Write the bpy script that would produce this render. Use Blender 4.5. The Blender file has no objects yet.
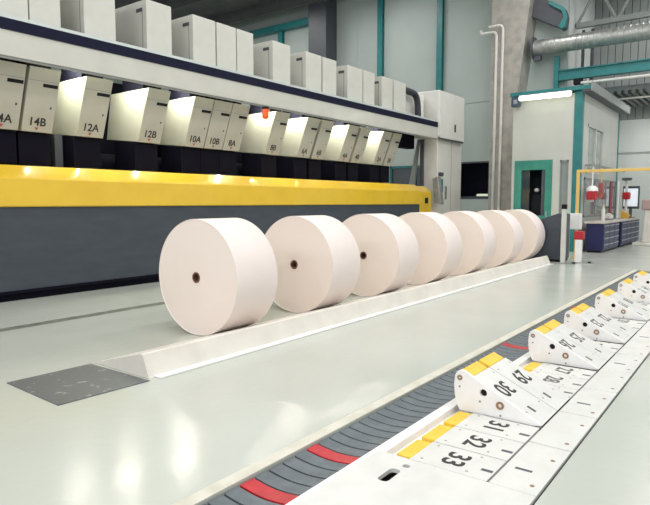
import bpy, bmesh, math, random
from mathutils import Vector, Matrix
random.seed(4)
S = bpy.context.scene
COL = S.collection
PI = math.pi

# ------------------------------------------------------------------ materials
def lin(h):
    h = h.lstrip('#')
    v = [int(h[i:i+2], 16) / 255 for i in (0, 2, 4)]
    return tuple((c / 12.92 if c <= .04045 else ((c + .055) / 1.055) ** 2.4) for c in v) + (1,)

def mat(name, c, rough=.5, metal=0, c2=None, scale=4, detail=4, bump=0, bscale=40, coat=0, rvar=0, emit=None, estr=0, lo=.4, hi=.65, stretch=None):
    m = bpy.data.materials.new(name); m.use_nodes = True
    nt = m.node_tree; b = nt.nodes['Principled BSDF']
    b.inputs['Base Color'].default_value = lin(c)
    b.inputs['Roughness'].default_value = rough
    b.inputs['Metallic'].default_value = metal
    if coat: b.inputs['Coat Weight'].default_value = coat; b.inputs['Coat Roughness'].default_value = .08
    tc = nt.nodes.new('ShaderNodeTexCoord')
    src = tc.outputs['Object']
    if stretch:
        mp = nt.nodes.new('ShaderNodeMapping'); mp.inputs['Scale'].default_value = stretch
        nt.links.new(src, mp.inputs['Vector']); src = mp.outputs['Vector']
    n = nt.nodes.new('ShaderNodeTexNoise'); n.inputs['Scale'].default_value = scale; n.inputs['Detail'].default_value = detail
    nt.links.new(src, n.inputs['Vector'])
    r = nt.nodes.new('ShaderNodeValToRGB')
    r.color_ramp.elements[0].position = lo; r.color_ramp.elements[1].position = hi
    r.color_ramp.elements[0].color = lin(c)
    r.color_ramp.elements[1].color = lin(c2) if c2 else tuple(min(1, x * .93) for x in lin(c)[:3]) + (1,)
    nt.links.new(n.outputs['Fac'], r.inputs['Fac']); nt.links.new(r.outputs['Color'], b.inputs['Base Color'])
    if rvar:
        mr = nt.nodes.new('ShaderNodeMapRange'); mr.inputs['To Min'].default_value = max(.02, rough - rvar); mr.inputs['To Max'].default_value = rough + rvar
        n3 = nt.nodes.new('ShaderNodeTexNoise'); n3.inputs['Scale'].default_value = scale * 2.3; n3.inputs['Detail'].default_value = 5
        nt.links.new(src, n3.inputs['Vector'])
        nt.links.new(n3.outputs['Fac'], mr.inputs['Value']); nt.links.new(mr.outputs['Result'], b.inputs['Roughness'])
    if bump:
        n2 = nt.nodes.new('ShaderNodeTexNoise'); n2.inputs['Scale'].default_value = bscale; n2.inputs['Detail'].default_value = 3
        nt.links.new(src, n2.inputs['Vector'])
        bp = nt.nodes.new('ShaderNodeBump'); bp.inputs['Strength'].default_value = bump; bp.inputs['Distance'].default_value = .02
        nt.links.new(n2.outputs['Fac'], bp.inputs['Height']); nt.links.new(bp.outputs['Normal'], b.inputs['Normal'])
    if emit:
        b.inputs['Emission Color'].default_value = lin(emit); b.inputs['Emission Strength'].default_value = estr
    return m

M = {}
M['floor'] = mat('epoxy floor', '#c4c9c0', .2, c2='#bfc4ba', scale=.5, bump=.1, bscale=11, rvar=.07, coat=0)
M['pit'] = mat('pit concrete', '#55554f', .8)
M['concrete'] = mat('strip concrete', '#d9d7ca', .5, c2='#c9c6b6', scale=5, bump=.1)
M['groove'] = mat('groove', '#61655d', .7, c2='#777b72', scale=8)
M['paper'] = mat('paper', '#f0e6e1', .75, c2='#ecdfd9', scale=.8, bump=.02, bscale=120)
M['paperend'] = mat('paper end', '#f3e5dc', .8, c2='#eee0d6', scale=1.2, bump=.03, bscale=160)
M['core'] = mat('cardboard', '#7d5947', .8, c2='#5d4034', scale=20)
M['rampw'] = mat('ramp paint', '#e8e4da', .4, c2='#dedad0', scale=3, rvar=.1)
M['platedark'] = mat('steel floor plate', '#686b6c', .45, .2, c2='#b4b8b6', scale=11, detail=9, bump=.12, bscale=60, lo=.62, hi=.72)
M['scuff'] = mat('scuff', '#cfd2d0', .5)
M['white'] = mat('white machine paint', '#cccbc1', .3, c2='#c7c6bc', scale=2, coat=.3)
M['tower'] = mat('lightened white paint', '#e6e5de', .3, c2='#e1e0d9', scale=2, coat=.3)  # white machine paint made lighter, in place of missing lamp light on the tower
M['postgrey'] = mat('post grey', '#cfcfca', .4)
M['head'] = mat('head paint', '#bab9ae', .4, c2='#b5b4a9', scale=3)
M['upper'] = mat('cabinet paint', '#cfcfc6', .45, c2='#cacac1', scale=3)
M['whiteplate'] = mat('white plate paint', '#f6f5f4', .35, c2='#eeedeb', scale=5, bump=.03, bscale=30, rvar=.1)
M['bed'] = mat('darkened plate paint', '#dfe0db', .35, c2='#d8d9d4', scale=5, bump=.03, bscale=30, rvar=.1)  # white plate paint darkened, dimmer light on the panels put into the colour
M['slate'] = mat('slate paint', '#3c434c', .5, c2='#424952', scale=2, detail=8, stretch=(1, 1, 3))
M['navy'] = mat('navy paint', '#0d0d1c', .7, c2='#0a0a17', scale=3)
M['black'] = mat('black', '#17171b', .5)
M['rail'] = mat('rail', '#13152f', .45, c2='#10122a', scale=6)
M['ledge'] = mat('ledge', '#d3dcd8', .15, .1, coat=.5)
M['yellow'] = mat('yellow paint', '#eac22c', .3, c2='#e5bb26', scale=2, coat=.6)
M['yellow2'] = mat('yellow block', '#f6cd48', .5, c2='#efc038', scale=8)
M['gateyel'] = mat('gate yellow', '#e9c46e', .45)
M['slat'] = mat('conveyor slat', '#5d666b', .5, c2='#6a7378', scale=10, detail=6, bump=.05)
M['red'] = mat('red slat', '#c62a33', .45, c2='#b2212b', scale=10)
M['redp'] = mat('red plastic', '#b9202d', .4)
M['orange'] = mat('orange lens', '#e2591a', .3, emit='#e2591a', estr=.35)
M['wall'] = mat('wall panel', '#b3beb9', .6, c2='#aeb9b4', scale=.6)
M['wall2'] = mat('light wall', '#dbe0dc', .6, c2='#d5dad6', scale=.6)
M['clad'] = mat('upper cladding', '#979d9b', .6, c2='#909694', scale=1)
M['ceil'] = mat('ceiling', '#5e5f60', .8, c2='#515254', scale=1)
M['pillar'] = mat('pillar concrete', '#b5b1a9', .8, c2='#a39f98', scale=3, detail=8, bump=.15, bscale=20)
M['teal'] = mat('teal paint', '#2b7f80', .4, c2='#257476', scale=3)
M['tealdoor'] = mat('teal door', '#3c9482', .4, c2='#368877', scale=2)
M['booth'] = mat('booth panel', '#c9ccc5', .5, c2='#c4c7c0', scale=1)
M['galv'] = mat('galvanised duct', '#b4b6b2', .35, .6, c2='#9ea19e', scale=5)
M['steel'] = mat('grey steel', '#a9acaa', .4, .4, c2='#959896', scale=6)
M['greyp'] = mat('grey paint', '#8f9391', .5)
M['dkgrey'] = mat('dark grey', '#50535a', .5)
M['pipe'] = mat('white pipe', '#e3e1da', .4)
M['glass'] = mat('dark glass', '#3b4347', .08, coat=.5)
M['glassg'] = mat('grey glass', '#8f9894', .1, coat=.4)
M['blueb'] = mat('cabinet blue', '#202254', .4, c2='#1b1d4a', scale=3)
M['drawer'] = mat('drawer', '#34375f', .4)
M['chrome'] = mat('handle', '#b9bcc4', .3, .5)
M['top'] = mat('bench top', '#cfc8c0', .4, c2='#bdb5ad', scale=6)
M['text'] = mat('black lettering', '#2c2b2b', .6)
M['text2'] = mat('worn lettering', '#4a4644', .6, c2='#7a746f', scale=30)
M['brass'] = mat('brass', '#9c7a5c', .35, .4)
M['screen'] = mat('screen', '#e6eef5', .3, emit='#e6eef5', estr=.75)
M['tube'] = mat('lit tube', '#ffffff', .4, emit='#fffbea', estr=7)
M['worktube'] = mat('lit work tube', '#ffffff', .4, emit='#fdffe8', estr=560)
M['hose'] = mat('hose', '#33353f', .45)
M['redmark'] = mat('red mark', '#b04a44', .5)
M['coat'] = mat('dark cloth', '#26262c', .9)

for k, v in (('navy', .12), ('rail', .15), ('black', .2)):
    M[k].node_tree.nodes['Principled BSDF'].inputs['Specular IOR Level'].default_value = v
# ------------------------------------------------------------------ mesh builder
class MB:
    def __init__(s): s.bm = bmesh.new()
    def _merge(s, t, mtx=None):
        if mtx is not None: bmesh.ops.transform(t, matrix=mtx, verts=t.verts)
        me = bpy.data.meshes.new('tmp'); t.to_mesh(me); t.free()
        s.bm.from_mesh(me); bpy.data.meshes.remove(me)
    def box(s, x0, x1, y0, y1, z0, z1, bev=0, mtx=None, seg=2):
        t = bmesh.new(); bmesh.ops.create_cube(t, size=1)
        for v in t.verts:
            v.co = Vector((x0 + (v.co.x + .5) * (x1 - x0), y0 + (v.co.y + .5) * (y1 - y0), z0 + (v.co.z + .5) * (z1 - z0)))
        if bev: bmesh.ops.bevel(t, geom=t.edges[:], offset=bev, segments=seg, affect='EDGES', profile=.5)
        s._merge(t, mtx); return s
    def prism(s, poly, a, b, axis='x', bev=0, mtx=None):
        t = bmesh.new()
        def P(p, w):
            if axis == 'x': return (w, p[0], p[1])
            if axis == 'y': return (p[0], w, p[1])
            return (p[0], p[1], w)
        A = [t.verts.new(P(p, a)) for p in poly]; B = [t.verts.new(P(p, b)) for p in poly]
        t.faces.new(A); t.faces.new(B[::-1]); n = len(poly)
        for i in range(n): t.faces.new((A[i], B[i], B[(i + 1) % n], A[(i + 1) % n]))
        bmesh.ops.recalc_face_normals(t, faces=t.faces)
        if bev: bmesh.ops.bevel(t, geom=t.edges[:], offset=bev, segments=2, affect='EDGES', profile=.5)
        s._merge(t, mtx); return s
    def lathe(s, prof, axis='x', c=(0, 0, 0), n=48, close=True):
        # prof: list of (along, radius) closed loop
        t = bmesh.new(); rings = []
        for k in range(n):
            a = 2 * PI * k / n; ring = []
            for (h, r) in prof:
                u, v = r * math.cos(a), r * math.sin(a)
                p = {'x': (h, u, v), 'y': (u, h, v), 'z': (u, v, h)}[axis]
                ring.append(t.verts.new((p[0] + c[0], p[1] + c[1], p[2] + c[2])))
            rings.append(ring)
        m = len(prof)
        for k in range(n):
            for i in range(m if close else m - 1):
                j = (i + 1) % m
                try: t.faces.new((rings[k][i], rings[k][j], rings[(k + 1) % n][j], rings[(k + 1) % n][i]))
                except ValueError: pass
        bmesh.ops.remove_doubles(t, verts=t.verts, dist=1e-6)
        bmesh.ops.recalc_face_normals(t, faces=t.faces)
        s._merge(t); return s
    def cyl(s, c0, c1, r, n=20, r2=None):
        c0, c1 = Vector(c0), Vector(c1); d = c1 - c0
        t = bmesh.new()
        bmesh.ops.create_cone(t, cap_ends=True, segments=n, radius1=r, radius2=r if r2 is None else r2, depth=d.length)
        q = d.to_track_quat('Z', 'Y').to_matrix().to_4x4()
        s._merge(t, Matrix.Translation((c0 + c1) / 2) @ q); return s
    def sph(s, c, r, n=16, sc=(1, 1, 1)):
        t = bmesh.new(); bmesh.ops.create_uvsphere(t, u_segments=n, v_segments=n // 2, radius=r)
        s._merge(t, Matrix.Translation(c) @ Matrix.Diagonal((sc[0], sc[1], sc[2], 1))); return s
    def tube(s, pts, r, n=12):
        # swept tube along a polyline with smoothed corners
        P = [Vector(p) for p in pts]; Q = [P[0]]
        for i in range(1, len(P) - 1):
            a, b, c = P[i - 1], P[i], P[i + 1]
            k = min((b - a).length, (c - b).length) * .45; k = min(k, r * 4)
            p0 = b + (a - b).normalized() * k; p1 = b + (c - b).normalized() * k
            for q in range(6):
                w = q / 5; Q.append(p0 * (1 - w) ** 2 + b * 2 * w * (1 - w) + p1 * w * w)
        Q.append(P[-1]); t = bmesh.new(); rings = []
        up = Vector((.13, .31, .94)).normalized()
        for i, p in enumerate(Q):
            d = (Q[min(i + 1, len(Q) - 1)] - Q[max(i - 1, 0)]).normalized()
            a = d.cross(up)
            if a.length < 1e-3: a = d.cross(Vector((1, 0, 0)))
            a.normalize(); b = d.cross(a)
            rings.append([t.verts.new(p + (a * math.cos(2 * PI * k / n) + b * math.sin(2 * PI * k / n)) * r) for k in range(n)])
        for i in range(len(rings) - 1):
            for k in range(n): t.faces.new((rings[i][k], rings[i][(k + 1) % n], rings[i + 1][(k + 1) % n], rings[i + 1][k]))
        t.faces.new(rings[0][::-1]); t.faces.new(rings[-1])
        bmesh.ops.recalc_face_normals(t, faces=t.faces); s._merge(t); return s
    def build(s, name, m, parent=None, loc=None, smooth=False, ang=35):
        me = bpy.data.meshes.new(name); s.bm.to_mesh(me); s.bm.free()
        if smooth:
            for p in me.polygons: p.use_smooth = True
            try: me.set_sharp_from_angle(angle=math.radians(ang))
            except Exception: pass
        for mm in (m if isinstance(m, (list, tuple)) else [m]): me.materials.append(mm)
        o = bpy.data.objects.new(name, me); COL.objects.link(o)
        if parent: o.parent = parent
        if loc: o.location = loc
        return o

def tag(o, label, cat, group=None):
    o['label'] = label; o['category'] = cat
    if group: o['group'] = group
    return o
def thing(name, label, cat, loc=(0, 0, 0), group=None, rz=0):
    o = bpy.data.objects.new(name, None); COL.objects.link(o); o.location = loc; o.rotation_euler = (0, 0, rz)
    o.empty_display_size = .2
    return tag(o, label, cat, group)
def struct(o): o['kind'] = 'structure'; return o

def text_part(txt, size, m, parent, mtx, depth=.004, name='number'):
    cu = bpy.data.curves.new('t', 'FONT'); cu.body = txt; cu.size = size; cu.extrude = depth / 2
    cu.offset = size * .018; cu.align_x = 'CENTER'; cu.align_y = 'CENTER'
    t = bpy.data.objects.new('t', cu); COL.objects.link(t)
    dg = bpy.context.evaluated_depsgraph_get()
    me = bpy.data.meshes.new_from_object(t.evaluated_get(dg)); me.name = name
    bpy.data.objects.remove(t); bpy.data.curves.remove(cu)
    me.transform(mtx); me.materials.clear(); me.materials.append(m)
    o = bpy.data.objects.new(name, me); COL.objects.link(o); o.parent = parent
    return o

def frame(o, r, u):
    """matrix whose x axis is r and y axis is u, at o"""
    r = Vector(r).normalized(); u = Vector(u).normalized(); n = r.cross(u)
    m = Matrix((r, u, n)).transposed().to_4x4(); m.translation = Vector(o); return m

def cut(obj, mb):
    c = mb.build('cutter', M['black'])
    if obj.parent: c.parent = obj.parent
    md = obj.modifiers.new('cut', 'BOOLEAN'); md.operation = 'DIFFERENCE'; md.solver = 'EXACT'; md.object = c
    bpy.context.view_layer.update()
    dg = bpy.context.evaluated_depsgraph_get()
    me = bpy.data.meshes.new_from_object(obj.evaluated_get(dg))
    obj.modifiers.clear(); old = obj.data; obj.data = me; me.name = old.name
    cm = c.data; bpy.data.objects.remove(c); bpy.data.meshes.remove(cm); bpy.data.meshes.remove(old)

# ================================================================== SETTING
CH0, CH1 = .905, 2.335           # channel in the floor (table + conveyor)
CX0, CX1 = .6, 15.4
f = MB()
f.box(-12, 40, -12, CH0, -.3, 0); f.box(-12, 40, CH1, 7.49, -.3, 0); f.box(-12, 40, 7.71, 38, -.3, 0)
f.box(-12, CX0, CH0, CH1, -.3, 0); f.box(CX1, 40, CH0, CH1, -.3, 0)
struct(f.build('floor', M['floor']))
struct(MB().box(-12, 40, 7.49, 7.71, -.3, -.004).build('floor_joint', M['groove']))
struct(MB().box(CX0 - .2, CX1 + .2, CH0 - .1, CH1 + .1, -.5, -.301).build('floor_pit', M['pit']))

# back wall with openings for two windows
w = MB()
WX = 24.6
w1 = (9.62, 11.2, 1.72, 3.36); w2 = (12.2, 14.6, 2.2, 3.3)
w.box(WX, WX + .2, 6.6, 36, 3.36, 5.86); w.box(WX, WX + .2, 6.6, 36, 5.90, 12); w.box(WX + .03, WX + .2, 6.6, 36, 5.86, 5.9)
w.box(WX, WX + .2, 6.6, 36, 0, 1.72)
w.box(WX, WX + .2, 6.6, w1[0], 1.72, 3.36); w.box(WX, WX + .2, w1[1], w2[0], 1.72, 3.36); w.box(WX, WX + .2, w2[1], 36, 1.72, 3.36)
w.box(WX, WX + .2, w2[0], w2[1], 1.72, w2[2]); w.box(WX, WX + .2, w2[0], w2[1], w2[3], 3.36)
for y in (16.5, 21, 25.5, 30): w.box(WX - .012, WX, y, y + .03, 5.9, 12)
struct(w.build('wall_back', M['wall']))
w = MB(); w.box(29, 29.2, -12, 6.6, 0, 5.2); w.box(24.85, 29.2, 6.6, 6.8, 0, 12)
w.box(28.9, 29, -12, 6.6, 3.78, 3.86)
struct(w.build('wall_right', M['wall2']))
w = MB()
for i in range(64): w.box(28.9, 29.1, 6.6 - .3 * (i + 1), 6.6 - .3 * i - .025, 5.2, 12)
w.box(29.0, 29.2, -12.2, 6.6, 5.2, 12)
struct(w.build('wall_upper', M['clad']))
struct(MB().box(-12, 29.2, 36, 36.2, 0, 12).build('wall_left', M['wall']))
c = MB().box(-12, 29.2, -12, 36.2, 12, 12.2)
for x in (12, 16, 20, 23.4, 26.5): c.box(x, x + .3, -12, 36, 11.4, 12)
struct(c.build('ceiling', M['ceil']))
# windows in the back wall
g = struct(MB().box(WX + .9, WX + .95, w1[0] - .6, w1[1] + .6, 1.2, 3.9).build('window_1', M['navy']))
fr = MB()
for (a, b, c_, d) in ((w1[0], w1[1], 1.72, 1.78), (w1[0], w1[1], 3.3, 3.36), (w1[0], w1[0] + .06, 1.72, 3.36), (w1[1] - .06, w1[1], 1.72, 3.36)):
    fr.box(WX + .02, WX + .14, a, b, c_, d)
fr.build('window_frame', M['dkgrey'], g)
MB().box(WX + .62, WX + .86, w1[0] + .1, w1[1] + .1, 1.2, 1.86).build('sill', M['dkgrey'], g)
g = struct(MB().box(WX + .1, WX + .13, w2[0], w2[1], w2[2], w2[3]).build('window_2', M['glass']))
fr = MB()
for (a, b, c_, d) in ((w2[0], w2[1], w2[2], w2[2] + .1), (w2[0], w2[1], w2[3] - .1, w2[3]), (w2[0], w2[0] + .1, w2[2], w2[3]), (13.2, 13.32, w2[2], w2[3]), (w2[1] - .1, w2[1], w2[2], w2[3])):
    fr.box(WX + .02, WX + .16, a, b, c_, d)
fr.build('window_frame', M['teal'], g)
t = thing('window_glint', 'small glowing strip standing in for a reflection in the dark window beside the pillar', 'lamp', (WX + .74, 10.15, 1.86))
MB().box(-.06, .06, -.36, .36, 0, .06, .01).build('lamp_body', M['greyp'], t)
MB().box(-.09, -.06, -.34, .3, .0, .1, .01).build('glint_strip', mat('green white glint', '#eaf5dd', .4, emit='#e6f2cf', estr=.8), t)  # glowing strip added in place of the bright reflection in the glass

# pillar (wider towards the top on the side of the booth)
struct(MB().prism([(8.28, 0), (9.24, 0), (9.3, 12), (7.45, 12), (8.22, 5.4)], 23.6, 24.6, 'x').build('wall_pillar', M['pillar']))
# vertical steel posts & wall beams (setting)
def post(i, y, y1, z0, z1, m, x0=WX - .22):
    struct(MB().box(x0, x0 + .06, y, y1, z0, z1).box(x0 + .06, x0 + .16, (y + y1) / 2 - .02, (y + y1) / 2 + .02, z0, z1).box(x0 + .16, x0 + .22, y, y1, z0, z1).build('trim_%d' % i, m))
post(1, 11.86, 12.12, 0, 12, M['teal']); post(2, 14.95, 15.22, 0, 12, M['teal']); post(3, 21.2, 21.5, 9.8, 10.9, M['teal'])
struct(MB().box(23.7, 24.6, 17.75, 18.85, 0, 12).build('trim_4', M['dkgrey']))
struct(MB().box(24.2, 24.6, 18.9, 30, 10.72, 11.02).build('trim_5', M['teal']))

# ================================================================== STOP RAMP + ROLLS
t = thing('roll_stop', 'long low white wedge on the floor holding back the row of paper rolls', 'stop rail', (0, 0, 0))
MB().prism([(5.3, 0.002), (4.56, .2), (4.52, .212), (4.49, .205), (4.41, .012), (4.40, .002)], 3.2, 15.6, 'x').build('ramp_body', M['rampw'], t)
MB().box(3.26, 15.55, 4.31, 4.415, .002, .014).build('floor_flange', M['whiteplate'], t)

tag(MB().prism([(2.36, 5.3), (3.15, 5.27), (3.16, 4.34), (2.33, 4.38)], .001, .007, 'z').build('floor_plate', M['platedark']),
    'dark grey scratched steel plate on the floor at the near end of the white wedge', 'floor plate')

R_ = .7
def roll_proto():
    t = thing('paper_roll', '', 'paper roll', (0, 0, 0))
    L = .69
    MB().lathe([(.012, R_ - .012), (.004, R_ - .004), (.016, R_), (L - .016, R_), (L - .004, R_ - .004), (L - .012, R_ - .012)], 'x', (0, 0, R_), 128, False).build('wrapped_side', M['paper'], t, smooth=True, ang=60)
    b = MB()
    for x in (.012, L - .012):
        b.lathe([(x, R_ - .012), (x, .066)], 'x', (0, 0, R_), 128, False)
    b.build('roll_face', M['paperend'], t)
    MB().lathe([(.006, .066), (.006, .048), (L - .006, .048), (L - .006, .066)], 'x', (0, 0, R_), 40).build('core_tube', M['core'], t, smooth=True)
    return t
names = ['white paper roll nearest the camera, at the end by the grey floor plate',
         'second paper roll of the row, counted from the grey floor plate',
         'third paper roll of the row, below the middle of the yellow guard',
         'middle paper roll, fourth of the seven in the row',
         'fifth paper roll from the grey floor plate, in front of the white machine tower',
         'second to last paper roll, just before the one at the far end',
         'farthest paper roll, at the end of the row beside the dark slate cabinet']
p0 = roll_proto()
for i, x in enumerate((4.62, 6.44, 8.26, 10.05, 11.86, 13.68, 15.42)):
    if i == 0: r = p0
    else:
        r = p0.copy(); COL.objects.link(r)
        for ch in p0.children:
            k = ch.copy(); COL.objects.link(k); k.parent = r
    r.location = (x, 5.405, 0); r['label'] = names[i]; r['group'] = 'paper rolls standing in a row'
    r.rotation_euler = (0, 0, 0)

# ================================================================== CONVEYOR
t = thing('slat_conveyor', 'dark grey slat conveyor set in the floor with a few red slats', 'conveyor', (0, 0, 0))
YA, YB = 1.965, 2.325
def slat(mb, x, w):
    n = 8; top = []
    for k in range(n + 1):
        s = k / n; y = YA + (YB - YA) * s
        top.append((y, -.012 - .018 * math.sin(PI * s)))
    poly = top + [(p[0], p[1] - .02) for p in reversed(top)]
    mb.prism(poly, x, x + w, 'x')
reds = []
b = MB(); x = .7; pitch = .122
rx = (2.25, 2.86, 6.4, 9.4)
while x < CX1 - .1:
    if any(abs(x - q) < pitch * .5 for q in rx): reds.append(x)
    else: slat(b, x, pitch - .016)
    x += pitch
b.build('slat_belt', M['slat'], t)
for x in reds:
    b = MB(); slat(b, x, pitch - .014); o = b.build('red_slat', M['red'], t); o['label'] = 'red slat'
MB().box(CX0 + .02, CX1 - .02, YA, YB, -.2, -.08).build('belt_bed', M['black'], t)
b = MB(); b.box(CX0 + .02, CX1 - .02, 1.925, 1.963, -.25, .0, .003)
b.build('side_rail', M['whiteplate'], t)
tag(MB().box(CX0, CX1, 2.337, 2.43, .0005, .008, .002).build('edge_strip', M['concrete']), 'pale worn strip along the floor edge of the slat conveyor', 'edge strip')

# ================================================================== TABLE (numbered plates)
tb = thing('table_bed', 'white bed plates fixed around the numbered plates beside the conveyor', 'table bed', (0, 0, 0))
e = MB().box(CX0 + .02, 3.135, CH0 + .016, 1.92, -.02, .006, .003).build('end_plate', M['bed'], tb)
cb = MB()
cb.box(2.785, 2.965, 1.655, 1.725, -.1, .1, .025)
cb.cyl((3.035, 1.665, -.1), (3.035, 1.665, .1), .024)
cut(e, cb)
MB().box(2.6, 3.134, 1.5, 1.8, -.06, -.05).build('slot_backing', M['black'], tb)
MB().box(3.135, CX1 - .02, 1.66, 1.92, -.16, -.045).box(3.135, CX1 - .02, 1.872, 1.92, -.1, .005, .003).build('pit_edge', M['whiteplate'], tb)
xs = [3.14]
while xs[-1] < 14.6: xs.append(xs[-1] + .72)
for i in range(len(xs) - 1):
    a, b_ = xs[i], xs[i + 1] - .013
    p = MB(); yj = 1.19
    p.box(a, b_, CH0 + .016, yj, -.02, .006, .003)
    o = p.build('hinge_plate', M['bed'], tb)
    for dx in (.1, .5): MB().cyl((a + dx, .975, .004), (a + dx, .975, .0075), .014, 12).build('plate_bolt', M['brass'], o)
    if i % 2 == 0:
        MB().box(a + .26, a + .285, 1.03, 1.13, .0035, .0075).build('slot', M['dkgrey'], o)

HY = 1.205; YT = .105
ANG = math.radians(24.5)
# bolt, slot, number are built in the plate's own flat frame (origin on the hinge), the thing is tilted as a whole
def plate(x0, x1, num, label, up=False, fan=False, big=.2):
    w = x1 - x0 - .013; PL = .6 if up else .495; ny = .385 if up else .265; sy = .1 if up else .01
    t = thing('tipping_plate', label, 'tipping plate', (x0, HY, 0), 'numbered tipping plates of the table')
    if up: t.rotation_euler = (ANG, 0, 0)
    m = MB().box(0, w, 0, PL, -.02, .006, .003)
    if up: m.prism([(0.1, -.02), (PL + YT - .01, -.02), (PL + YT - .03, -.16), (.3, -.12)], .02, w - .01, 'x')
    m.build('plate_panel', M['bed'], t)
    MB().box(.02, w - .02, PL + .002, PL + YT, -.035, .004, .006).build('yellow_edge', M['yellow2'], t)
    if num:
        text_part(num, big, M['text'] if int(num) > 28 else M['text2'], t, frame((w * .5, ny, .0065), (-1, 0, 0), (0, -1, 0)), .002)
    MB().box(w * .35, w * .35 + .03, sy, sy + .07, .003, .0075).build('slot', M['dkgrey'], t)
    if x0 < 8:
        for (dx, dy) in ((.05, .14), (w - .04, .14), (.05, PL - .06), (w - .04, PL - .06)): MB().cyl((dx, dy, .005), (dx, dy, .0072), .009, 10).build('bolt', M['steel'], t)
    if fan:
        # side cheek in the plate's frame: rotate the world outline back
        out = [(1.82, .0), (1.845, .05), (1.862, .12), (1.868, .2), (1.86, .27), (1.845, .298), (1.815, .315), (1.785, .312), (1.22, .03), (1.205, .012), (1.25, .002)]
        ca, sa = math.cos(-ANG), math.sin(-ANG)
        rot = lambda y, z: ((y - HY) * ca - z * sa, (y - HY) * sa + z * ca)
        ck = MB().prism([rot(*q) for q in out], -.03, -.004, 'x', .003).build('side_cheek', M['whiteplate'], t)
        h = rot(1.63, .17)
        cc = MB(); cc.cyl((-.06, h[0], h[1]), (-.011, h[0], h[1]), .028, 24); cut(ck, cc)
        MB().cyl((-.0115, h[0], h[1]), (-.0105, h[0], h[1]), .027, 20).build('dark_hole', M['black'], t)
        h = rot(1.5, .1)
        MB().lathe([(-.037, .014), (-.037, .03), (-.029, .03), (-.029, .014)], 'x', (0, h[0], h[1]), 24).build('ring_bolt', M['brass'], t)
        h = rot(1.82, .255)
        MB().lathe([(-.035, .009), (-.035, .02), (-.029, .02), (-.029, .009)], 'x', (0, h[0], h[1]), 20).build('pivot_ring', M['brass'], t)
        for h in ((1.82, .185), (1.655, .1), (1.495, .025)):
            h = rot(*h); MB().cyl((-.034, h[0], h[1]), (-.029, h[0], h[1]), .008, 10).build('cheek_rivet', M['greyp'], t)
    return t

plate(3.14, 3.478, '33', 'flat white plate numbered 33, nearest of the numbered plates')
plate(3.478, 3.816, '32', 'flat white plate numbered 32, between plates 33 and 31')
plate(3.816, 4.15, '31', 'flat white plate numbered 31, just before the first raised side cheek')
plate(4.18, 4.575, '30', 'raised white plate numbered 30 with the largest side cheek', True, True)
plate(4.575, 4.95, '29', 'raised white plate numbered 29, next to raised plate 30', True)
plate(4.97, 5.2, None, 'narrow flat plate without a number, beyond raised plate 29')
plate(5.2, 5.555, '28', 'flat white plate numbered 28, beyond raised plate 29')
plate(5.555, 5.89, '27', 'flat white plate numbered 27, just before the second raised cheek')
plate(5.95, 6.34, '26', 'raised white plate with the second side cheek, numbered 26', True, True)
plate(6.34, 6.74, '25', 'raised white plate numbered 25, next to raised plate 26', True)
plate(6.76, 7.19, '24', 'flat white plate numbered 24, just before the third raised cheek')
plate(7.26, 7.66, '23', 'raised white plate with the third side cheek, numbered 23', True, True)
plate(7.66, 8.07, '22', 'raised white plate numbered 22, next to raised plate 23', True)
plate(8.09, 8.44, '21', 'flat white plate numbered 21, beyond raised plate 22')
plate(8.44, 8.78, '20', 'flat white plate numbered 20, just before the fourth raised cheek')
plate(8.85, 9.25, '19', 'raised white plate with the fourth side cheek, numbered 19', True, True)
plate(9.25, 9.65, '18', 'raised white plate numbered 18, next to raised plate 19', True)
plate(9.67, 10.02, '17', 'flat white plate numbered 17, beyond raised plate 18')
plate(10.02, 10.37, '16', 'flat white plate numbered 16, just before the fifth raised cheek')
plate(10.43, 10.83, '15', 'raised white plate with the fifth side cheek, numbered 15', True, True)
plate(10.83, 11.2, '14', 'raised white plate numbered 14, next to raised plate 15', True)
plate(11.22, 11.74, '13', 'flat white plate numbered 13, just before the sixth raised cheek')
plate(11.8, 12.2, '12', 'raised white plate with the sixth side cheek, numbered 12, farthest in view', True, True)
plate(12.2, 12.6, '11', 'raised white plate numbered 11, beyond raised plate 12', True)
plate(12.62, 13.0, '10', 'flat white plate numbered 10, beyond the last raised pair')
for i, x in enumerate((4.965, 6.77)):
    tag(MB().box(x, x + .06, 1.805, 1.87, -.044, .035, .008).build('stop_block', M['black']),
        'small black stop block at the pit edge beyond raised plate %s' % ('29', '25')[i], 'stop block', 'black stop blocks')

# ================================================================== SLITTER MACHINE
t = thing('machine_guard', 'long slate grey guard wall topped by a bright yellow hood', 'machine guard', (0, 9.65, 0))
MB().box(1, 18.3, 0, .3, .17, 1.53).build('guard_panel', M['slate'], t)
b = MB().box(1, 18.3, .06, .3, 0, .17); b.box(1, 18.3, -.02, .0, .12, .17)
b.build('plinth', M['navy'], t)
MB().prism([(-.03, 1.52), (-.05, 1.54), (-.05, 1.97), (-.03, 2.0), (.19, 2.2), (.75, 2.2), (.75, 1.52)], 1, 18.3, 'x').build('yellow_hood', M['yellow'], t)
MB().prism([(0.02, 0), (.02, 1.95), (.3, 2.17), (.75, 2.17), (.75, 0)], 18.3, 19.25, 'x', .02).build('yellow_end_post', M['yellow'], t)
MB().box(18.75, 18.95, -.01, .03, 1.55, 1.75, .01).build('latch', M['black'], t)

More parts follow.
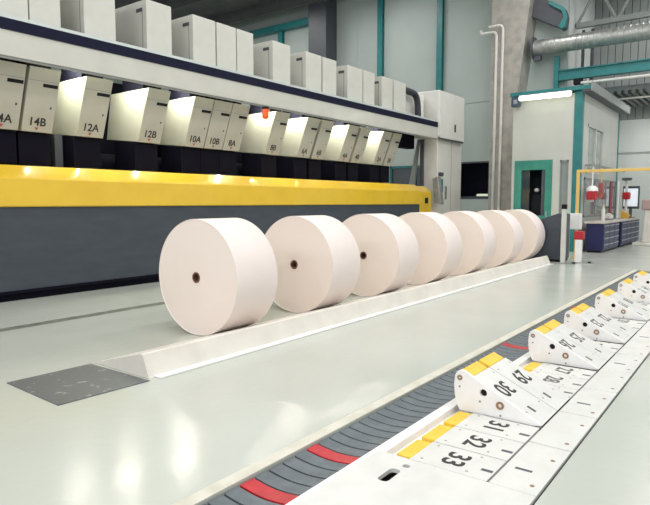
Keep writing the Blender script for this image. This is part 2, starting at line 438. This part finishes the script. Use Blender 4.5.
t = thing('machine_beam', 'long white cross beam with a dark navy rail above the numbered heads', 'beam', (0, 9.6, 0))
MB().box(1, 19.55, 0, .06, 3.88, 4.275).build('beam_panel', M['white'], t)
MB().box(1, 19.55, .02, .06, 3.84, 3.88).build('lower_lip', M['greyp'], t)  # grey strip paints in the shadow line along the beam's bottom edge
MB().box(1, 19.5, .06, 1.2, 4.12, 4.3).build('beam_body', M['navy'], t)
MB().box(17.75, 19.45, .9, 1.2, 3.55, 4.119).build('cable_tray', M['navy'], t)
MB().box(1, 19.5, -.02, .12, 4.275, 4.45).build('navy_rail', M['rail'], t)
MB().box(1, 19.4, -.015, .12, 4.451, 4.505).build('top_ledge', M['ledge'], t)

t = thing('machine_interior', 'dark machine interior behind and below the numbered heads', 'machine interior', (0, 11.3, 0))
MB().box(1, 17.6, .7, .8, 0, 4.3).build('rear_panel', M['navy'], t)
MB().cyl((1.2, .3, 2.35), (17.5, .3, 2.35), .3, 32).build('drum', M['navy'], t, smooth=True)
MB().box(1, 17.6, -.85, -.5, 1.3, 2.05).build('cross_bar', M['black'], t)
MB().box(5.82, 5.97, -.62, -.5, 2.05, 2.85).build('upright', M['dkgrey'], t)

# --- heads
A0, A1 = Vector((0, 0, 3.86)), Vector((0, .4, 2.82))       # face line in (.., y rel 9.9, z)
def head(xc, num, label, ua, ub):
    w = .54
    t = thing('slitter_head', label, 'slitter head', (xc, 9.9, 0), 'numbered slitter heads on the beam')
    MB().prism([(0, 3.86), (.4, 2.82), (1.5, 2.93), (1.3, 3.86)], -w / 2, w / 2, 'x', .006).build('lower_housing', M['head'], t)
    MB().box(-w / 2 + .05, w / 2 - .05, .25, .95, 3.85, 4.45).build('neck', M['navy'], t)
    x0 = ua - xc + .012; x1 = ub - xc - .012
    o = MB().box(x0, x1, -.14, 1.25, 4.47, 5.5, .008).build('upper_housing', M['upper'], t)
    MB().box(x0 - .004, x0 + .001, -.02, .18, 5.29, 5.36).build('handle', M['dkgrey'], o)
    MB().box(x0 - .003, x0 + .001, -.02, .0, 4.47, 5.33).build('cover_seam', M['greyp'], o)
    MB().prism([(.5, 2.815), (1.2, 2.89), (1.2, 2.26), (.5, 2.26)], -w / 2 - .008, w / 2 + .008, 'x').build('blade_guard', M['navy'], t)
    d = (A0 - A1).normalized(); n = Vector((1, 0, 0)).cross(d)
    def on(s, xx, off=.0): return A0.lerp(A1, s) + Vector((xx, 0, 0)) + n * off
    text_part(num, .2, M['text'], t, frame(on(.84, -.02, .003), (1, 0, 0), d), .004)
    fm = frame(on(.26, .12, .0), (1, 0, 0), d)
    MB().box(-.13, .13, -.03, .03, -.002, .004, 0, fm).build('vent_slot', M['black'], t)
    fm = frame(on(.2, -.0, .0), (1, 0, 0), d)
    MB().box(-w / 2 + .01, w / 2 - .01, -.005, .005, -.002, .002, 0, fm).build('panel_seam', M['greyp'], t)
    fm = frame(on(.95, -.02, .0), (1, 0, 0), d)
    MB().prism([(-.035, .03), (.035, .03), (0, -.025)], -.002, .004, 'z', 0, fm).build('pointer_mark', M['redmark'], t)
    fm = frame(on(.6, .18, .0), (1, 0, 0), d)
    MB().box(-.015, .015, -.02, .02, -.002, .004, 0, fm).build('keyhole', M['dkgrey'], t)
    return t
H = [(4.70, '14A', 'leftmost slitter head, cut by the photo edge, numbered 14A'), (5.295, '14B', 'slitter head numbered 14B, beside the leftmost head'),
     (6.31, '12A', 'slitter head numbered 12A, standing alone left of head 12B'), (7.64, '12B', 'slitter head numbered 12B, with a wide gap to its left'),
     (8.83, '10A', 'slitter head numbered 10A, first of three close together'), (9.40, '10B', 'slitter head numbered 10B, middle of three close together'),
     (9.965, '8A', 'slitter head numbered 8A, last of three close together'), (11.42, '8B', 'slitter head numbered 8B, right behind the orange beacon'),
     (12.7, '6A', 'slitter head numbered 6A, left of the pair 6A and 6B'), (13.35, '6B', 'slitter head numbered 6B, right of the pair 6A and 6B'),
     (14.64, '4A', 'slitter head numbered 4A, left of the pair 4A and 4B'), (15.3, '4B', 'slitter head numbered 4B, right of the pair 4A and 4B'),
     (16.58, '2A', 'slitter head numbered 2A, second to last before the tower'), (17.22, '2B', 'slitter head numbered 2B, last one before the tower')]
UP = [(4.21, 4.97), (4.97, 5.52), (5.93, 6.58), (7.24, 7.86), (8.39, 9.04), (9.06, 9.66), (9.67, 10.22), (10.87, 11.55), (12.15, 12.84), (12.88, 13.53), (14.05, 14.85), (14.88, 15.52), (15.93, 16.61), (16.67, 17.46)]
for h, u in zip(H, UP): head(h[0], h[1], h[2], u[0], u[1])

# work lamps in the gaps, under the beam
lamps = [(5.8, 'strip lamp under the beam between heads 14B and 12A'), (6.86, 'strip lamp under the beam between heads 12A and 12B'), (8.3, 'strip lamp under the beam between heads 12B and 10A'),
         (10.9, 'strip lamp under the beam between heads 8A and 8B'), (12.15, 'strip lamp under the beam between heads 8B and 6A'),
         (14.1, 'strip lamp under the beam between heads 6B and 4A'), (16.05, 'strip lamp under the beam between heads 4B and 2A')]
for x, l in lamps:
    t = thing('work_lamp', l, 'lamp', (x, 10.28, 4.119), 'strip lamps under the beam')
    MB().box(-.05, .05, -.28, .28, -.03, 0, .006).build('lamp_body', M['greyp'], t)
    MB().cyl((0, -.26, -.045), (0, .26, -.045), .022, 12).build('tube', M['worktube'], t, smooth=True)

t = thing('beacon', 'small orange warning beacon hanging under the white beam', 'beacon', (10.45, 9.62, 3.84))
MB().cyl((0, 0, -.05), (0, 0, 0), .09, 20).build('beacon_base', M['black'], t, smooth=True)
MB().lathe([(-.05, 0), (-.05, .085), (-.24, .08), (-.27, .05), (-.28, 0)], 'z', (0, 0, 0), 24, False).build('beacon_lens', M['orange'], t, smooth=True)

# --- tower at the far end
t = thing('machine_tower', 'tall white machine tower at the far end of the yellow guard', 'machine tower', (19.6, 9.6, 0))
MB().box(0, 2.2, -.02, 1.1, 3.95, 5.62, .06, None, 3).build('upper_box', M['tower'], t)
MB().box(.04, 2.12, -.05, -.02, 3.92, 4.9, .01).build('front_cover', M['tower'], t)
MB().box(.16, 2.25, .1, .75, 0, 3.95, .02).build('column', M['tower'], t)
MB().prism([(1.05, 1.5), (1.35, 1.5), (.85, 3.9), (.78, 3.9)], .0, .1, 'x').build('brace', M['greyp'], t)
MB().box(.0, .1, .62, .74, 0, 3.9).build('dark_post', M['dkgrey'], t)
MB().box(.05, 2.1, -.03, .0, 3.86, 3.92).build('lower_lip', M['dkgrey'], t)
MB().box(1.22, 1.34, -.058, -.045, 4.22, 4.5, .004).build('dark_slot', M['black'], t)
MB().box(1.3, 1.31, .09, .1, .2, 3.9).build('column_seam', M['greyp'], t)
p = MB().prism([(-.2, 1.5), (.09, 1.58), (.18, 2.45), (-.04, 2.52)], -.1, .14, 'x', .02).build('control_panel', M['steel'], t)
MB().box(.4, .62, .085, .1, 1.95, 2.45, .005).build('button_plate', M['teal'], t)
MB().box(.78, .95, .085, .1, 1.7, 2.2, .005).build('notice', M['galv'], t)
for k in range(2): MB().cyl((.3 + k * .18, .1, 2.62), (.3 + k * .18, .03, 2.62), .07, 14).build('button', M['dkgrey'], t)
tag(MB().tube([(17.52, 9.95, 5.36), (18.6, 9.95, 5.34), (18.68, 9.95, 4.52)], .11, 16).build('cable_hose', M['hose'], smooth=True), 'thick black hose bending from the last head down to the beam', 'hose')
t = thing('hose_box', 'white junction box on the beam behind the bent black hose', 'junction box', (18.0, 10.15, 4.31))
MB().box(-.4, 1.5, 0, .6, 0, 1.15, .02).build('box_body', M['tower'], t)
MB().box(.6, 1.2, -.3, -.02, .0, .2, .004).build('dark_foot', M['dkgrey'], t)

# ================================================================== BOOTH
t = thing('control_booth', 'white panelled control booth with teal corner posts behind the rolls', 'booth', (19.9, 4.8, 0))
wl = MB()
# front wall (facing -x) with door opening and narrow window
wl.box(0, .1, .14, .36, 0, 5.05); wl.box(0, .1, .36, .62, 0, .6); wl.box(0, .1, .36, .62, 2.95, 5.05); wl.box(0, .1, .62, .86, 0, 5.05)
wl.box(0, .1, .86, 2.1, 2.98, 5.05); wl.box(0, .1, 2.1, 2.2, 0, 5.05)
wl.box(.1, 5.7, 2.1, 2.2, 0, 5.05); wl.box(5.6, 5.7, 0.1, 2.1, 0, 5.05)
# side wall (facing -y) with a two pane window
wl.box(.14, .75, 0, .1, 0, 5.05); wl.box(.75, 3.1, 0, .1, 0, 2.55); wl.box(.75, 3.1, 0, .1, 4.15, 5.05); wl.box(3.1, 5.56, 0, .1, 0, 5.05)
wl.build('wall_panel', M['booth'], t)
MB().box(-.02, .14, -.02, .24, 0, 5.08).build('corner_post', M['teal'], t)
MB().box(5.56, 5.72, -.02, .14, 0, 5.08).build('corner_post', M['teal'], t)
r = MB().box(-.22, 5.9, -.28, 2.25, 5.1, 5.22).build('roof', M['teal'], t)
MB().box(-.2, 5.88, -.26, -.02, 5.03, 5.099).build('soffit', M['dkgrey'], r)
MB().box(-.24, 5.92, -.34, -.281, 5.03, 5.3).build('gutter', M['greyp'], r)
fr = MB()
for (a, b_, c_, d) in ((.75, 3.1, 2.55, 2.63), (.75, 3.1, 4.07, 4.15), (.75, .83, 2.55, 4.15), (1.9, 1.98, 2.55, 4.15), (3.02, 3.1, 2.55, 4.15)): fr.box(a, b_, -.015, .08, c_, d)
wn = fr.build('side_window', M['booth'], t)
MB().box(.8, 3.05, .04, .06, 2.6, 4.1).build('pane', M['glassg'], wn)
fr = MB()
for (a, b_, c_, d) in ((.5, 5.4, 1.1, 1.17), (.5, 5.4, 2.33, 2.4), (.5, .57, 1.1, 2.4), (2.1, 2.17, 1.1, 2.4), (3.7, 3.77, 1.1, 2.4), (5.33, 5.4, 1.1, 2.4)): fr.box(a, b_, -.03, -.001, c_, d)
wn = fr.build('side_window', M['greyp'], t)
MB().box(.55, 5.35, -.014, -.002, 1.15, 2.35).build('pane', mat('side glass', '#7c8582', .12, coat=.3), wn)
fr = MB()
for (a, b_, c_, d) in ((.36, .62, .6, .66), (.36, .62, 2.89, 2.95), (.36, .4, .6, 2.95), (.58, .62, .6, 2.95)): fr.box(-.01, .08, a, b_, c_, d)
wn = fr.build('narrow_window', M['greyp'], t)
MB().box(.03, .05, .38, .6, .64, 2.91).build('pane', M['glassg'], wn)
fr = MB()
for (a, b_, c_, d) in ((.86, 1.08, 0, 2.98), (1.86, 2.1, 0, 2.98), (1.08, 1.86, 2.66, 2.98), (1.08, 1.86, 0, 1.15)): fr.box(-.03, .09, a, b_, c_, d, .006)
dr = fr.build('door', M['tealdoor'], t)
MB().box(.04, .05, 1.6, 1.86, 1.15, 2.66).build('pane', M['glass'], dr)
MB().box(.02, .05, 1.1, 1.2, 1.15, 2.66).build('door_stile', M['dkgrey'], dr)
MB().box(-.07, -.03, .98, 1.02, 1.1, 1.3, .005).build('door_handle', M['chrome'], dr)
MB().box(.95, 1.0, .4, 2.05, 0.2, 3.0).build('inner_partition', M['glass'], t)
t = thing('hanging_coat', 'dark coat hanging behind the teal door glass below a white cap', 'coat', (20.35, 6.27, 1.2))
MB().prism([(-.2, -.3), (.2, -.3), (.17, .55), (.06, .68), (-.06, .68), (-.17, .55)], -.06, .06, 'x', .03).build('coat_body', M['coat'], t)
MB().sph((-.03, .0, .8), .09, 16, (1, 1, .8)).build('cap', M['whiteplate'], t, smooth=True)
MB().box(.06, .4, -.03, .03, .62, .66).build('peg', M['steel'], t)

t = thing('strip_lamp', 'bright fluorescent strip lamp along the top of the booth front', 'lamp', (19.55, 5.05, 4.93))
MB().box(.0, .12, .0, 1.65, .06, .16, .01).build('lamp_body', M['galv'], t)
MB().cyl((-.03, .03, .05), (-.03, 1.62, .05), .075, 16).build('tube', M['tube'], t, smooth=True)
t = thing('lamp_box', 'dark blue electrical box at the pillar end of the strip lamp', 'electrical box', (19.66, 6.72, 4.76))
MB().box(0, .14, 0, .28, 0, .3, .015).build('box_body', mat('box blue', '#3f5068', .4), t)
MB().box(-.015, 0, .08, .2, .08, .22, .004).build('cover', M['galv'], t)
MB().box(.14, .238, .05, .2, .05, .25).build('bracket', M['black'], t)

# ================================================================== PIPES, DUCT, BEAM
for i, (y, zt, ye) in enumerate(((9.0, 8.4, 9.66), (8.74, 8.62, 9.33))):
    tag(MB().tube([(23.42, y - .0, 0.02), (23.42, y, zt), (23.42, ye, zt), (23.42, ye, zt + .14)] if i == 0 else [(23.42, y, 0.02), (23.42, y, zt), (23.42, ye, zt)], .052, 14).build('wall_pipe', M['pipe'], smooth=True),
        ['thin white pipe on the pillar, left of two, bending over at its top', 'thin white pipe on the pillar, right of two, with the higher bend'][i], 'pipe', 'white pipes on the pillar')
t = thing('ventilation_duct', 'big round ribbed metal ventilation duct running right from the pillar', 'duct', (24, 7.7, 7.65))
n = 90; prof = []
b = MB()
b.lathe([(.0, .3), (-14.0, .3)], 'y', (0, 0, 0), 40, False)
b.build('duct_pipe', M['galv'], t, smooth=True)
b = MB()
for k in range(70): b.lathe([(-.06 - .2 * k, .3), (-.075 - .2 * k, .312), (-.09 - .2 * k, .3)], 'y', (0, 0, 0), 40, False)
b.build('duct_rib', M['galv'], t, smooth=True)
MB().lathe([(.0, .0), (.0, .42), (-.07, .42), (-.07, .3)], 'y', (0, 0, 0), 40, False).build('end_flange', M['dkgrey'], t)
MB().box(-.1, .1, -.3, -.02, -.5, -.3).build('bracket', M['dkgrey'], t)
t = thing('steel_beam', 'horizontal teal steel beam below the ventilation duct', 'beam', (24.3, 6.8, 6.33))
MB().box(-.12, .12, -14, 0, .36, .4).box(-.12, .12, -14, 0, 0, .04).box(-.03, .03, -14, 0, .04, .36).build('girder', M['teal'], t)
MB().box(-.1, .1, -.02, .16, -.3, .95).build('end_post', M['teal'], t)
MB().box(-.15, .13, -.85, -.6, -.22, 0, .01).build('clamp', M['black'], t)
t = thing('overhead_pipe', 'white pipe clipped just under the teal beam', 'pipe', (24.3, 6.1, 6.16))
MB().tube([(0, 0, 0), (0, -13, 0)], .055).build('pipe_tube', M['pipe'], t, smooth=True)
for y in (-.3, -4, -8, -12): MB().box(-.02, .02, y - .03, y + .03, .04, .172).build('hanger_clip', M['greyp'], t)
t = thing('overhead_pipe', 'thin white pipe under the ribbed deck, level with the booth roof', 'pipe', (25.4, 5.6, 5.58))
MB().tube([(0, 0, 0), (0, -12.5, 0)], .035).build('pipe_tube', M['pipe'], t, smooth=True)
for y in (-.3, -4, -8, -12): MB().box(-.02, .02, y - .03, y + .03, .02, .13).build('hanger_clip', M['greyp'], t)
t = thing('mezzanine_deck', 'grey ribbed deck underside hanging behind the booth roof', 'deck', (25, 6.55, 5.71))
b = MB().box(0, 3.85, -14, 0, .12, .3)
for k in range(56): b.box(0, 3.85, -.25 * k - .12, -.25 * k, 0, .12)
b.build('deck_sheet', mat('deck', '#7c8080', .6), t)
t = thing('roof_brace', 'dark teal sloping roof brace above the ventilation duct', 'brace', (24, 7.7, 8.2))
MB().prism([(.25, .78), (.25, 1.7), (-.1, 1.5), (-1.15, .75), (-1.25, .45), (-1.2, .05), (-1.05, .0), (-.95, .1)], 0, .3, 'x', .01).build('brace_plate', M['dkgrey'], t)
MB().prism([(-.95, .12), (-1.05, .0), (-1.2, .05), (-1.28, .45), (-1.15, .78), (-.6, 1.15), (-.55, 1.02), (-1.05, .68), (-1.14, .42)], -.15, -.002, 'x', .01).build('brace_flange', M['teal'], t)
t = thing('roof_truss', 'dark steel roof truss crossing the upper right', 'truss', (25.6, 6.55, 8.6))
b = MB().box(0, .2, -14, 0, .0, .2).box(0, .2, -14, 0, 1.4, 1.6)
for k in range(9): b.cyl((.1, -1.5 * k, .1), (.1, -1.5 * k - .75, 1.5), .06, 8).cyl((.1, -1.5 * k - .75, 1.5), (.1, -1.5 * k - 1.5, .1), .06, 8)
b.build('truss_bars', M['greyp'], t)
for yy in (6.0, 6.35):
    tag(MB().box(26.0, 26.12, yy - .05, yy + .05, 6.02, 8.59).build('hanger_rod', M['dkgrey']), 'dark vertical hanger between teal beam and roof truss, %s of two' % ('right' if yy < 6.2 else 'left'), 'hanger', 'hangers behind the teal beam')

# ================================================================== FAR RIGHT: cabinet, posts, gate, bench
t = thing('slate_cabinet', 'dark slate cabinet with a sloping top beyond the farthest roll', 'cabinet', (16.2, 4.3, 0))
MB().prism([(0, .06), (0, 1.28), (.12, 1.3), (.95, 1.0), (.95, .06)], 0, .75, 'x', .02).build('cabinet_body', M['slate'], t)
MB().box(.03, .72, .03, .9, 0, .06).build('plinth', M['black'], t)
MB().box(-.006, .0, .08, .88, .15, .95).build('front_panel', M['slate'], t)

t = thing('sensor_post', 'slim light grey post with a dark cap at the yellow gate', 'post', (15.84, 4.17, 0))
MB().box(-.05, .05, -.055, .055, .02, 1.42, .008).build('post_tube', M['postgrey'], t)
MB().box(-.055, .055, -.06, .06, 1.42, 1.54, .01).build('cap', M['black'], t)
MB().box(-.12, .12, -.3, .12, 0, .02).build('foot', M['steel'], t)
MB().box(-.06, .06, -.3, -.24, .02, .05).build('foot_bolt', M['black'], t)
t = thing('scanner_post', 'short white post with a red head in front of the yellow gate', 'post', (16.3, 3.9, 0))
MB().box(-.07, .07, -.08, .08, .02, .62, .01).build('post_tube', M['whiteplate'], t)
MB().box(-.09, .09, -.13, .11, .62, .84, .02).build('scanner_head', M['redp'], t)
MB().box(-.14, .14, -.36, .14, 0, .02).build('foot', M['steel'], t)
MB().cyl((-.1, -.3, .02), (-.1, -.3, .06), .04).build('foot_bolt', M['black'], t)

t = thing('safety_gate', 'yellow tubular gate frame spanning the conveyor at its far end', 'gate', (17.55, 4.28, 0))
MB().box(-.04, .04, -.04, .04, 0, 2.42, .008).build('post', M['gateyel'], t)
MB().box(-.04, .04, -3.92, -3.84, 0, 2.42, .008).build('post', M['gateyel'], t)
MB().box(-.04, .04, -3.92, .04, 2.42, 2.5, .008).build('top_rail', M['gateyel'], t)
MB().box(-.1, .1, -.1, .1, 0, .03).build('foot', M['gateyel'], t)
MB().box(-.1, .1, -3.98, -3.78, 0, .03).build('foot', M['gateyel'], t)
MB().box(-.16, -.042, -.16, .16, .83, 1.28, .02).build('switch_box', M['whiteplate'], t)

def cabinet(x0, w, cols, label):
    t = thing('drawer_cabinet', label, 'cabinet', (x0, 4.06, 0), 'navy cabinets under the worktop')
    MB().box(0, w, 0, .5, .06, .92, .006).build('cabinet_body', M['blueb'], t)
    MB().box(.04, w - .04, .05, .45, 0, .06).build('plinth', M['black'], t)
    cw = (w - .06) / cols
    for c in range(cols):
        for r in range(4):
            z = .1 + r * .2
            a = .03 + c * cw + .02
            d = MB().box(a, a + cw - .04, -.02, .0, z, z + .18, .004).build('drawer', M['drawer'], t)
            MB().box(a + .06, a + cw - .1, -.045, -.02, z + .13, z + .16, .004).build('handle', M['chrome'], d)
    return t
cabinet(19.92, 2.4, 3, 'navy drawer cabinet at the near end of the workbench')
cabinet(22.75, 3.6, 4, 'navy drawer cabinet at the far end of the workbench')
tag(MB().box(19.85, 26.45, 4.0, 4.62, .92, .98, .008).build('worktop', M['top']), 'long pale worktop across the navy drawer cabinets', 'worktop')
t = thing('monitor', 'bright screen in a dark frame at the far end of the workbench', 'monitor', (26.0, 4.33, .98))
MB().box(0, .06, -.3, .3, .35, 1.25, .01).build('bezel', M['dkgrey'], t)
MB().box(-.008, .0, -.24, .26, .45, 1.15).build('screen', M['screen'], t)
MB().box(.0, .05, -.05, .05, .02, .4).build('stand', M['dkgrey'], t)
MB().box(-.1, .15, -.18, .18, 0, .02, .005).build('foot', M['dkgrey'], t)
t = thing('tool_rail', 'grey rail on brackets along the booth side above the workbench', 'rail', (20.0, 4.5, 2.75))
MB().box(0, 5.4, -.03, .03, 0, .06).build('rail_bar', M['greyp'], t)
for x in (.4, 2.8, 5.0): MB().box(x, x + .05, .03, .28, 0, .06).build('bracket', M['greyp'], t)
t = thing('hose_reel', 'hanging tool reel with a white dome and red sides above the near bench end', 'reel', (20.25, 4.5, 2.75))
MB().cyl((0, 0, -.62), (0, 0, 0), .02, 10).build('cord', M['whiteplate'], t)
MB().lathe([(-.62, 0), (-.64, .1), (-.72, .17), (-.8, .18), (-.8, 0)], 'z', (0, 0, 0), 24, False).build('dome', M['whiteplate'], t, smooth=True)
MB().box(-.17, -.03, -.14, .14, -1.08, -.8, .03).box(.03, .17, -.14, .14, -1.08, -.8, .03).build('side_cheek', M['redp'], t)
MB().box(-.03, .03, -.05, .05, -1.15, -.8, .01).build('grip', M['whiteplate'], t)
t = thing('hand_tool', 'hanging hand tool with a faded red grip, right of the domed reel', 'tool', (21.5, 4.5, 2.75))
MB().cyl((0, 0, -.5), (0, 0, 0), .018, 10).build('cord', M['gateyel'], t)
MB().box(-.08, .08, -.08, .08, -.9, -.5, .03).build('tool_body', mat('faded red', '#a9605c', .5), t)
MB().box(-.15, .15, -.05, .05, -1.0, -.88, .03).build('grip', mat('faded orange', '#c0604e', .5), t)
t = thing('lamp_pole', 'slim pale pole standing on the worktop in front of the booth end', 'pole', (23.9, 4.42, .98))
MB().cyl((0, 0, .02), (0, 0, 1.4), .045, 14).build('pole', M['pipe'], t, smooth=True)
MB().cyl((0, 0, 0), (0, 0, .02), .15, 20).build('foot', M['greyp'], t)
t = thing('clamp_stand', 'pale stand with a red clamp and dark cap left of the bright screen', 'stand', (25.2, 4.36, .98))
MB().cyl((0, 0, .02), (0, 0, 1.45), .05, 14).build('pole', M['pipe'], t, smooth=True)
MB().box(-.15, .15, -.13, .13, .72, 1.0, .04).build('clamp', M['redp'], t)
MB().box(-.2, .2, -.15, .15, 1.45, 1.55, .02).build('cap', M['dkgrey'], t)
MB().box(-.15, .15, -.14, .14, 0, .02, .004).build('foot', M['dkgrey'], t)
t = thing('tool_holder', 'slim dull red upright tool holder left of the pale pole on the worktop', 'holder', (23.0, 4.48, .98))
MB().cyl((0, 0, .02), (0, 0, 1.35), .06, 14).build('tube', mat('dull red', '#94555a', .5), t, smooth=True)
MB().cyl((0, 0, 0), (0, 0, .02), .12, 20).build('foot', M['dkgrey'], t)
t = thing('bottle', 'slim white bottle standing at the near end of the worktop', 'bottle', (21.0, 4.3, .98))
MB().lathe([(0, 0), (0, .06), (.36, .06), (.42, .03), (.5, .03), (.5, 0)], 'z', (0, 0, 0), 20, False).build('bottle_body', M['pipe'], t, smooth=True)
MB().cyl((0, 0, .5), (0, 0, .55), .032, 12).build('cap', M['gateyel'], t)
t = thing('bench_vise', 'small pale vise on the worktop right of the white bottle', 'vise', (22.0, 4.3, .98))
MB().box(-.16, .16, -.09, .09, 0, .06, .01).build('base', M['greyp'], t)
MB().prism([(-.1, .06), (.12, .06), (.12, .2), (.02, .24), (-.1, .16)], -.1, .1, 'x', .01).build('jaw', M['pipe'], t)
MB().cyl((-.2, 0, .12), (.2, 0, .12), .015, 10).build('screw', M['steel'], t)
t = thing('parts_box', 'yellow parts box on the worktop between pole and red clamp', 'box', (24.6, 4.25, .98))
MB().prism([(-.14, 0), (.14, 0), (.14, .3), (-.06, .2), (-.14, .1)], -.2, .2, 'x', .01).build('box_body', mat('parts yellow', '#d2a640', .5), t)
MB().box(-.1, .1, -.16, -.14, .02, .08).build('box_grip', M['dkgrey'], t)
t = thing('pedestal_machine', 'pale grey pedestal machine on a wide foot past the bench end', 'machine', (24.6, 3.45, 0))
MB().box(-.3, .3, -.3, .5, 0, .1, .02).build('foot', M['rampw'], t)
MB().prism([(-.28, .1), (.2, .1), (.14, 1.3), (-.2, 1.3)], -.2, .2, 'x', .03).build('pedestal', M['rampw'], t)
MB().box(-.25, .25, -.25, .25, 1.3, 1.7, .06).build('machine_head', mat('dull pink', '#b99f99', .6), t)

# ================================================================== LIGHT
wd = bpy.data.worlds.new('World'); S.world = wd; wd.use_nodes = True
bg = wd.node_tree.nodes['Background']; bg.inputs['Color'].default_value = (.95, .97, 1, 1); bg.inputs['Strength'].default_value = 1.25

def area(name, loc, rot, sx, sy, power, col=(1, .985, .965)):
    l = bpy.data.lights.new(name, 'AREA'); l.shape = 'RECTANGLE'; l.size = sx; l.size_y = sy; l.energy = power; l.color = col
    o = bpy.data.objects.new(name, l); COL.objects.link(o); o.location = loc; o.rotation_euler = rot
    return o
# rows of hall lamps below the ceiling
for y, pw in ((-3.5, 310), (2.5, 270), (7.2, 130)):
    for x in (-4, 1, 6, 11, 16, 21, 26.5):
        if x > 25 and y > 5: continue
        area('hall_lamp', (x, y, 10.6), (0, 0, 0), 2.4, .7, pw)
for y in (14, 20, 27):
    for x in (8, 15, 21): area('hall_lamp', (x, y, 11.2), (0, 0, 0), 2.4, .7, 240)

for y in (-3, 3, 9):      # added fill lights, unseen behind the camera, brightening faces turned towards it
    area('fill_light', (-9, y, 7.5), (0, math.radians(-62), 0), 1.2, 2.4, 330, (1, 1, 1))
for y in (-2, 3.5): area('deck_fill', (27.2, y, 5.5), (0, 0, 0), .3, 2.4, 90)  # unseen fill lights added below the deck to brighten the right wall
# ================================================================== CAMERA
cam = bpy.data.cameras.new('Camera'); co = bpy.data.objects.new('Camera', cam); COL.objects.link(co)
FPX = 586.0; cam.sensor_width = 36; cam.sensor_fit = 'HORIZONTAL'; cam.lens = FPX / 650 * 36; cam.clip_end = 200
pitch = math.atan(50.5 / FPX); th = math.atan(442 / (FPX / math.cos(pitch)))
co.location = (0, 0, 1.6)
# forward = world X rotated th to the left (towards +Y), pitched down
co.rotation_euler = (PI / 2 - pitch, 0, th - PI / 2)
S.camera = co
S.view_settings.view_transform = 'Standard'; S.view_settings.look = 'None'; S.view_settings.gamma = 1
S.view_settings.use_curve_mapping = False
S.view_settings.exposure = -.68
